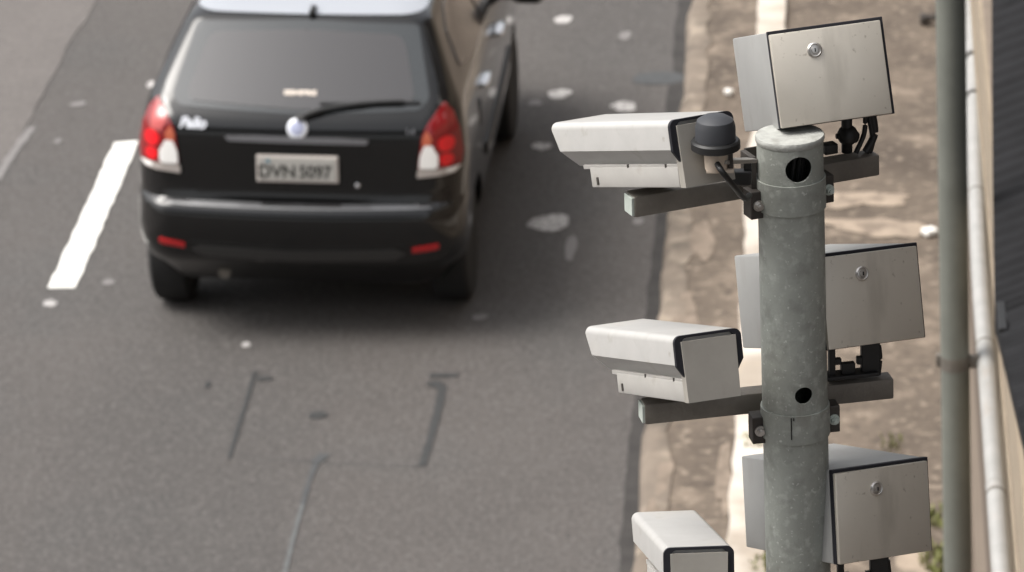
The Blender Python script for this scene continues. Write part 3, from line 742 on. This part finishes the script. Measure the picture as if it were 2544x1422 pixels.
# foot joining each camera to its bar
# ---- flash cabinets
BW, BD, BHt = .178, .263, .147
def make_cabinet(c, M, label, bar, k):
    b0 = c+M @ Vector((0, 0, -BHt/2))
    t0 = empty('flash_cabinet', b0, label, 'metal cabinet', 'grey metal cabinets on the pole', rot=M)
    Z = BHt/2
    bm = bmesh.new(); bx(bm, (0, .006, Z), (BW, BD-.012, BHt), .0025); link('cabinet_body', bm, BOXG, t0, smooth=30)
    bm = bmesh.new(); bx(bm, (.0006, -BD/2+.006, Z+.0006), (BW+.0012, .010, BHt+.0012), .001); link('door_gasket', bm, GASK, t0)
    bm = bmesh.new(); bx(bm, (-.0016, -BD/2-.0015, Z-.0014), (BW-.0050, .009, BHt-.0048), .0018); dr = link('cabinet_door', bm, DOOR, t0, smooth=30)
    bm = bmesh.new(); ly = -BD/2-.006; lx, lz = -.022+.004*k, Z+.038
    lathe(bm, [(.0115, 0), (.0115, .002), (.0095, .0035), (.0085, .003), (.0080, .0015), (.0055, .0020), (.0050, .0045), (.002, .005)], seg=24, M=Matrix.Rotation(math.pi/2, 3, 'X'), c=(lx, ly, lz)); lk = link('lock', bm, BOLT, dr, smooth=40)
    bm = bmesh.new(); bx(bm, (lx, ly-.0052, lz), (.0018, .0012, .0055)); link('keyhole', bm, TSLOT, lk)
    # tilt joint and cables between the cabinet's floor and its bar (built in world axes, then taken into the cabinet's frame)
    A, Bp, dx, dy, MB_ = bar; up = Vector((0, 0, 1))
    inv = t0.matrix_world.inverted() if False else (Matrix.Translation(b0) @ M.to_4x4()).inverted()
    right = Bp; zt = right.z+BH/2
    bm = bmesh.new()
    def foot(u, v): # where the pixel ray meets the vertical plane through the bar's axis
        d = Vector(ray(u, v)); o = Vector((0, 0, CAMH)); tt = (A-o).dot(dy)/d.dot(dy); return o+d*tt
    if k == 0:
        p = foot(2104, 372); q = foot(2104, 292)
        cyl(bm, p-up*.004, q+up*.03, .0085, seg=14)
        mid = foot(2106, 336); bmesh.ops.transform(bm, matrix=Matrix.Identity(4), verts=[])
        r = bmesh.ops.create_uvsphere(bm, u_segments=16, v_segments=10, radius=.0165); bmesh.ops.translate(bm, vec=mid, verts=r['verts'])
        cyl(bm, mid, foot(2078, 339), .0045, seg=8); cyl(bm, mid, foot(2128, 342), .009, seg=10)
        e0 = foot(2060, 368); bx(bm, e0, (.022, .02, .016), .002, M=MB_)
        for f in bm.faces: f.smooth = True
        bmesh.ops.transform(bm, matrix=inv, verts=bm.verts[:]); link('tilt_joint', bm, BLACKP, t0)
        for a_, b_, c_, rr in (((2168, 288), (2172, 335), (2150, 372), .0062), ((2150, 292), (2146, 335), (2126, 374), .004), ((2160, 290), (2168, 345), (2160, 374), .0045)):
            bm = bmesh.new(); tube(bm, spline([foot(*a_)+up*.02, foot(*a_), foot(*b_), foot(*c_)-up*.004], 6), rr, 10)
            bmesh.ops.transform(bm, matrix=inv, verts=bm.verts[:]); link('cabinet_cable', bm, BLACKP, t0, smooth=60)
    else:
        v0 = 865 if k == 1 else 1398; h = 66
        ox = 0 if k == 1 else 22
        a = foot(2162+ox, v0+h/2); bx(bm, a+up*.006, (.030, .012, .060), .002, M=MB_); bx(bm, a-dx*.017+up*.004, (.010, .010, .012), .001, M=MB_)
        b = foot(2066+ox, v0+h/2+4); bx(bm, b, (.010, .012, .052), .001, M=MB_); bx(bm, b+dx*.009+up*.002, (.012, .010, .010), .001, M=MB_)
        b = foot(2106+ox, v0+h-14); bx(bm, b, (.022, .012, .022), .001, M=MB_); bx(bm, foot(2112+ox, v0+h-2), (.085, .03, .006), .001, M=MB_)
        bmesh.ops.transform(bm, matrix=inv, verts=bm.verts[:]); link('mount_bracket', bm, BLACKP, t0)
        bm = bmesh.new(); tube(bm, spline([foot(2184+ox, v0-6), foot(2187+ox, v0+26), foot(2183+ox, v0+h)], 6), .0035, 8)
        bmesh.ops.transform(bm, matrix=inv, verts=bm.verts[:]); link('cabinet_cable', bm, BLACKP, t0, smooth=60)
CABS = [((-.042, 6.661, 5.995), (14.0, -19.4, -2.5), 'grey metal cabinet above the pole cap, topmost of three, tilted back, its door pale'),
        ((.017, 6.674, 5.627), (32.5, -17.6, 5.3), 'grey metal cabinet behind the middle of the pole, between the other two cabinets'),
        ((.031, 6.619, 5.290), (35.1, -13.9, 6.7), 'grey metal cabinet low behind the pole, darkest door and its pale top showing')]
for k, (c, a, lab) in enumerate(CABS): make_cabinet(Vector(c)+rot_m(*a) @ Vector((0, .1315, 0)), rot_m(*a), lab, BARS[k], k)
# ---- light sensor in front of the topmost camera
sc_ = at_depth(1777, 318, 6.80)
SS = 1.1
st = empty('light_sensor', sc_+Vector((0, 0, -.062)), 'round dark grey light sensor on a beige base beside the pole top', 'sensor')
bm = bmesh.new(); lathe(bm, [(.0272, .044), (.0272, .064), (.0245, .074), (.016, .080), (.004, .082)], seg=36); bmesh.ops.scale(bm, vec=(SS, SS, 1), verts=bm.verts[:]); link('sensor_cap', bm, SENS, st, smooth=35)
bm = bmesh.new(); lathe(bm, [(.0300, .029), (.0332, .031), (.0332, .041), (.0310, .044), (.0270, .0445)], seg=36); bmesh.ops.scale(bm, vec=(SS, SS, 1), verts=bm.verts[:]); link('sensor_collar', bm, BLACKP, st, smooth=35)
bm = bmesh.new(); lathe(bm, [(.0150, -.004), (.0165, .000), (.0178, .029), (.0150, .0295)], seg=28); bx(bm, (.006, .002, -.003), (.040, .026, .005), .001); link('sensor_base', bm, BEIGE, st, smooth=35)
lp = lambda u, v, Z: at_depth(u, v, Z)-(sc_+Vector((0, 0, -.062)))
bm = bmesh.new(); a, b = lp(1790, 402, 6.81), lp(1868, 398, 6.90)
d = b-a; M_ = Matrix((d.normalized(), Vector((0, 0, 1)).cross(d).normalized(), d.normalized().cross(Vector((0, 0, 1)).cross(d).normalized()))).transposed()
bx(bm, (a+b)/2, (d.length, .020, .006), .001, M=M_); link('sensor_arm', bm, PLATE, st)
bm = bmesh.new(); bx(bm, lp(1815, 385, 6.815), (.007, .01, .055), .001); link('sensor_clip', bm, DARKST, st)
bm = bmesh.new(); tube(bm, spline([lp(1782, 408, 6.80), lp(1795, 428, 6.79), lp(1822, 462, 6.82), lp(1848, 492, 6.90), lp(1862, 486, 6.97)], 6), .0046, 10); link('sensor_cable', bm, BLACKP, st, smooth=60)
bm = bmesh.new(); bx(bm, lp(1842, 440, 6.93), (.030, .02, .022), .003); bx(bm, lp(1858, 425, 6.93), (.012, .012, .03), .002); link('junction_block', bm, BLACKP, st)

# ------------------------------------------------------------------ right: green post, white pipe, wall and dark roof
PZ = 2.6
gt = on_y(2361, 0, 0) if False else None
G0 = at_depth(2371, 890, 14.9)
ga, gb = on_y(2361.5, 0, G0.y), on_y(2379.5, 1422, G0.y)
ga2 = ga+(ga-gb)*.25; dirg = (ga-gb).normalized()
gbase = gb-dirg*((gb.z-.11)/dirg.z)
gp_ = empty('green_post', gbase, 'tall grey green steel post between the cabinets and the white pipe', 'post')
bm = bmesh.new(); cyl(bm, (0, 0, 0), ga2-gbase, .0465, seg=40); link('post_tube', bm, GRNP, gp_, smooth=30)
cpt = min((ga.lerp(gb, k/1000) for k in range(1001)), key=lambda P: abs(proj(P)[1]-897))
bm = bmesh.new(); cyl(bm, cpt-dirg*.022-gbase, cpt+dirg*.022-gbase, .0485, seg=40)
bx(bm, cpt-gbase+Vector((-.052, 0, .004)), (.018, .02, .040), .001); bx(bm, cpt-gbase+Vector((.064, -.004, 0)), (.05, .024, .040), .001)
link('post_clamp', bm, GALVB, gp_, smooth=30)
pipe_px = [(2502, 1600), (2488, 1422), (2475, 1240), (2462, 1060), (2449, 880), (2438, 740), (2430, 600), (2424, 430), (2420, 250), (2418.5, 60), (2418, -120), (2419, -300)]
PP = [on_z(u, v, PZ) for u, v in pipe_px]
pth = spline(PP, 8)
pb = PP[0].copy()
pt_ = empty('white_pipe', pb, 'thin white pipe with collars running along the tan wall beside the green post', 'pipe')
bm = bmesh.new(); tube(bm, [p-pb for p in pth], .0290, 24); link('pipe_tube', bm, PIPEW, pt_, smooth=60)
def pipe_at(v): return min(pth, key=lambda P: abs(proj(P)[1]-v))
def pipe_dir(v):
    i = min(range(len(pth)), key=lambda k: abs(proj(pth[k])[1]-v)); return (pth[min(i+1, len(pth)-1)]-pth[max(i-1, 0)]).normalized()
def pipe_pt(v):
    ds = sorted(range(len(pth)), key=lambda k: abs(proj(pth[k])[1]-v))[:2]; a, b = pth[ds[0]], pth[ds[1]]
    va, vb = proj(a)[1], proj(b)[1]; return a.lerp(b, (v-va)/(vb-va)) if abs(vb-va) > 1e-6 else a
for v_, ln, rr, m in ((131, .16, .0370, PIPEW), (149, .03, .0345, DARKST), (238, .05, .0350, PIPEW), (245, .02, .0330, DARKST), (482, .012, .0300, GALVB), (860, .012, .0298, GALVB), (1208, .02, .0302, PIPEW), (1232, .012, .0304, GALVB)):  # the dark rings after the couplings paint in their shadows
    c = pipe_pt(v_); d = pipe_dir(v_); bm = bmesh.new(); cyl(bm, c-d*ln/2-pb, c+d*ln/2-pb, rr, seg=28)
    link('pipe_ring', bm, m, pt_, smooth=30)
for v_ in (131, 240):
    c = pipe_pt(v_)
    for o_, s_ in (((-.046, -.03, .004), (.030, .035, .034)), ((.046, -.03, -.004), (.026, .035, .028))):
        bm = bmesh.new(); bx(bm, c-pb+Vector(o_), s_, .002); link('pipe_clip', bm, DARKST, pt_)
# wall: its road side face stands just behind the pipe
def offset(path, dx): 
    out = []
    for i, p in enumerate(path):
        t = (path[min(i+1, len(path)-1)]-path[max(i-1, 0)]).normalized(); out.append(p+Vector((t.y, -t.x, 0))*dx)
    return out
wp_ = [Vector((x, y, 0)) for x, y in ((.445, 4), (.448, 10), (.45, 14), (.452, 17.5), (.488, 19.5), (.522, 21), (.565, 22.8), (.635, 25.5), (.80, 31), (1.10, 40), (1.5, 52))]
wpath = spline(wp_, 6)
wb = Vector((.445, 4, .1))
wt = empty('boundary_wall', wb, 'tan rendered wall with pale coping bands at the right edge, behind the white pipe', 'wall')
def extrude_path(bm, prof, path):
    """sweeps an open or closed section (offset, z) along a path in plan"""
    prev = None
    for i in range(len(path)):
        t = (path[min(i+1, len(path)-1)]-path[max(i-1, 0)]).normalized(); n = Vector((t.y, -t.x, 0))
        ring = [bm.verts.new(Vector((path[i].x, path[i].y, 0))+n*o+Vector((0, 0, z))-wb) for o, z in prof]
        if prev:
            for k in range(len(prof)):
                j = (k+1) % len(prof); bm.faces.new((prev[k], prev[j], ring[j], ring[k]))
        else: bm.faces.new(ring)
        prev = ring
    bm.faces.new(list(reversed(prev)))
bm = bmesh.new(); extrude_path(bm, [(0, .1), (0, 3.1), (.25, 3.1), (.25, .1)], wpath); link('wall_face', bm, WALLM, wt)
for o0, z0, z1, m, nm in ((-.012, .10, .36, WALLD, 'wall_foot'), (-.004, 1.2, 1.75, WALLD, 'dark_band'), (-.012, 2.12, 2.66, COPE, 'coping_band'), (-.005, 2.67, 2.80, WALLD, 'dark_band'), (-.014, 2.81, 3.09, COPE, 'coping_band')):  # the middle dark band paints in the pipe's shadow on the wall
    bm = bmesh.new(); extrude_path(bm, [(o0, z0), (o0, z1), (.004, z1), (.004, z0)], wpath); link(nm, bm, m, wt)
# dark ribbed roof rising away to the right
RZ, RS = 3.15, .40
E0 = on_z(2466, -400, RZ); E1 = on_z(2464, 0, RZ); E2 = on_z(2466, 400, RZ); E3 = on_z(2472, 780, RZ)
def on_roof(u, v):
    d = Vector(ray(u, v)); o = Vector((0, 0, CAMH)); lo, hi = 4, 40
    x0 = E2.x
    f = lambda t: (o+d*t).z-(RZ+RS*((o+d*t).x-x0))
    for _ in range(60):
        mid = (lo+hi)/2
        if f(mid) > 0: lo = mid
        else: hi = mid
    return o+d*lo
F1 = on_roof(2502, 915); F2 = on_roof(2548, 1110); F3 = on_roof(2620, 1400)
rt = empty('ribbed_roof', E3, 'dark ribbed roof sheet rising to the right beyond the wall', 'roof')
bm = bmesh.new()
def rz(P): return Vector((P.x, P.y, RZ+RS*(P.x-E2.x)))
edge = [rz(P) for P in [F3, F2, F1, E3]]+[rz(p) for p in spline([E3, E2, E1, E0], 60)[1:]]
far = edge[-1]+(edge[-1]-edge[-2]).normalized()*40
edge.append(rz(far))
prev = None
# resample the edge finely along y so that the corrugation shows
fine = []
for a, b in zip(edge, edge[1:]):
    n = max(1, int((b-a).length/.035)) if b.y < 40 else 60
    for k in range(n): fine.append(a.lerp(b, k/n))
fine.append(edge[-1])
for i, p in enumerate(fine):
    h = .006*(1 if (i//2) % 2 else -1)
    a = bm.verts.new(p-E3+Vector((0, 0, h))); q = p+Vector((4, 0, 4*RS))
    b = bm.verts.new(q-E3+Vector((0, 0, h))); c = bm.verts.new(p-E3+Vector((0.0, 0, -.04))); d = bm.verts.new(q-E3+Vector((0, 0, -.04)))
    if prev:
        A_, B_, C_, D_ = prev
        bm.faces.new((A_, a, b, B_)); bm.faces.new((A_, C_, c, a)); bm.faces.new((C_, D_, d, c)); bm.faces.new((B_, b, d, D_))
    prev = (a, b, c, d)
link('roof_sheet', bm, ROOFM, rt)
bm = bmesh.new(); bk = E3+Vector((.02, -.02, -.02)); bx(bm, bk-E3, (.025, .22, .05), .003); link('eave_bracket', bm, BLACKP, rt)
# bracket on the wall foot behind the post, and small litter
bm = bmesh.new(); p = on_z(2296, 60, .115); bx(bm, p+Vector((0, 0, .03)), (.05, .08, .05), .01); tube(bm, [p+Vector((0, 0, .03)), p+Vector((.06, .0, .04)), p+Vector((.13, .02, .03))], .02, 8)
tag(link('metal_stub', bm, DARKST), 'small dark metal stub on the pavement left of the green post', 'metal stub')
bm = bmesh.new(); p = on_z(2310, 585, .113); bx(bm, p+Vector((0, 0, .02)), (.07, .07, .035), .012, M=Matrix.Rotation(.5, 3, 'Z'))
tag(link('paper_scrap', bm, WHITEP), 'crumpled pale scrap on the pavement left of the green post', 'litter')
bm = bmesh.new(); p = on_z(1811, 237, .113); bx(bm, p+Vector((0, 0, .02)), (.035, .05, .03), .010, M=Matrix.Rotation(.9, 3, 'Z'))
tag(link('paper_scrap', bm, WHITEP), 'tiny pale scrap on the pavement just above the round light sensor', 'litter')
# unseen building and foot bridge, added outside the frame for shade and dark reflections
BRK = mat('shade_building_brown', (.040, .030, .023), .85, var=.2, scale=3, bump=.2, bscale=20)
bt = empty('shade_building', Vector((4.8, 4, .1)), 'tall dark brown building added out of the frame to shade the cabinet doors', 'building')
bm = bmesh.new(); bx(bm, (5, 14, 8), (10, 33, 16), .05); link('shade_facade', bm, BRK, bt)
for fl in range(5):
    for k in range(8):
        bm = bmesh.new(); bx(bm, (-.02, .5+k*4, 2+fl*3), (.10, 1.5, 1.4), .01); wn = link('shade_window', bm, GLASSD, bt)
CONC = mat('shade_bridge_concrete', (.05, .047, .043), .85, var=.2, scale=2)
ft = empty('shade_footbridge', Vector((-14.5, -2.2, 5.9)), 'grey concrete foot bridge under the viewpoint, added out of the frame to darken reflections', 'shade_footbridge')
bm = bmesh.new(); bx(bm, (0, 0, .35), (31, 2.9, .7), .02); link('shade_deck', bm, CONC, ft)
for yy in (-1.4, 1.4):
    bm = bmesh.new(); bx(bm, (0, yy, 1.27), (31, .12, 1.14), .01); link('shade_parapet', bm, CONC, ft)
bm = bmesh.new(); bx(bm, (0, -1.4, 3.1), (31, .10, 2.5), .01); link('shade_back_wall', bm, CONC, ft)
bm = bmesh.new(); bx(bm, (0, -.1, 4.45), (31.3, 3.4, .16), .01); link('roof', bm, CONC, ft)  # roof, posts and back wall added to darken the car's reflections
for k in range(8):
    bm = bmesh.new(); bx(bm, (-14.5+k*4, 1.4, 3.10), (.10, .10, 2.52), .005); link('shade_roof_post', bm, CONC, ft)
# weeds
def weed(u, v, n, h, r, lab, seed):
    g = random.Random(seed); p = on_z(u, v, .112); bm = bmesh.new()
    for _ in range(n):
        a = g.uniform(0, 6.28); d = r*math.sqrt(g.random()); b = Vector((d*math.cos(a), d*math.sin(a)*1.8, 0)); t = g.uniform(0, 6.28); hh = h*g.uniform(.4, 1)
        tip = b+Vector((math.cos(t)*hh*.6, math.sin(t)*hh*.6, hh)); mid = (b+tip)/2+Vector((0, 0, hh*.18)); s = Vector((-math.sin(t), math.cos(t), 0))*.006
        v0, v1, v2, v3, v4 = [bm.verts.new(q) for q in (b-s*.5, b+s*.5, mid+s, mid-s, tip)]
        bm.faces.new((v0, v1, v2, v3)); bm.faces.new((v3, v2, v4))
    o = link('weed_tuft', bm, WEED); o.location = p; tag(o, lab, 'weed', 'weeds on the pavement')
weed(2334, 1400, 140, .06, .08, 'green weed tuft at the bottom edge between the lowest cabinet and the green post', 1)
weed(2336, 1290, 80, .05, .06, 'green weed tuft right of the lowest cabinet, beside the green post', 2)
weed(2215, 1105, 26, .04, .05, 'low yellowish weed just behind the top edge of the lowest cabinet', 3)
weed(1868, 1108, 60, .05, .05, 'small yellowish weed left of the pole above the lowest cabinet', 4)
weed(1895, 1412, 60, .05, .05, 'small weed at the bottom edge by the left side of the pole', 5)
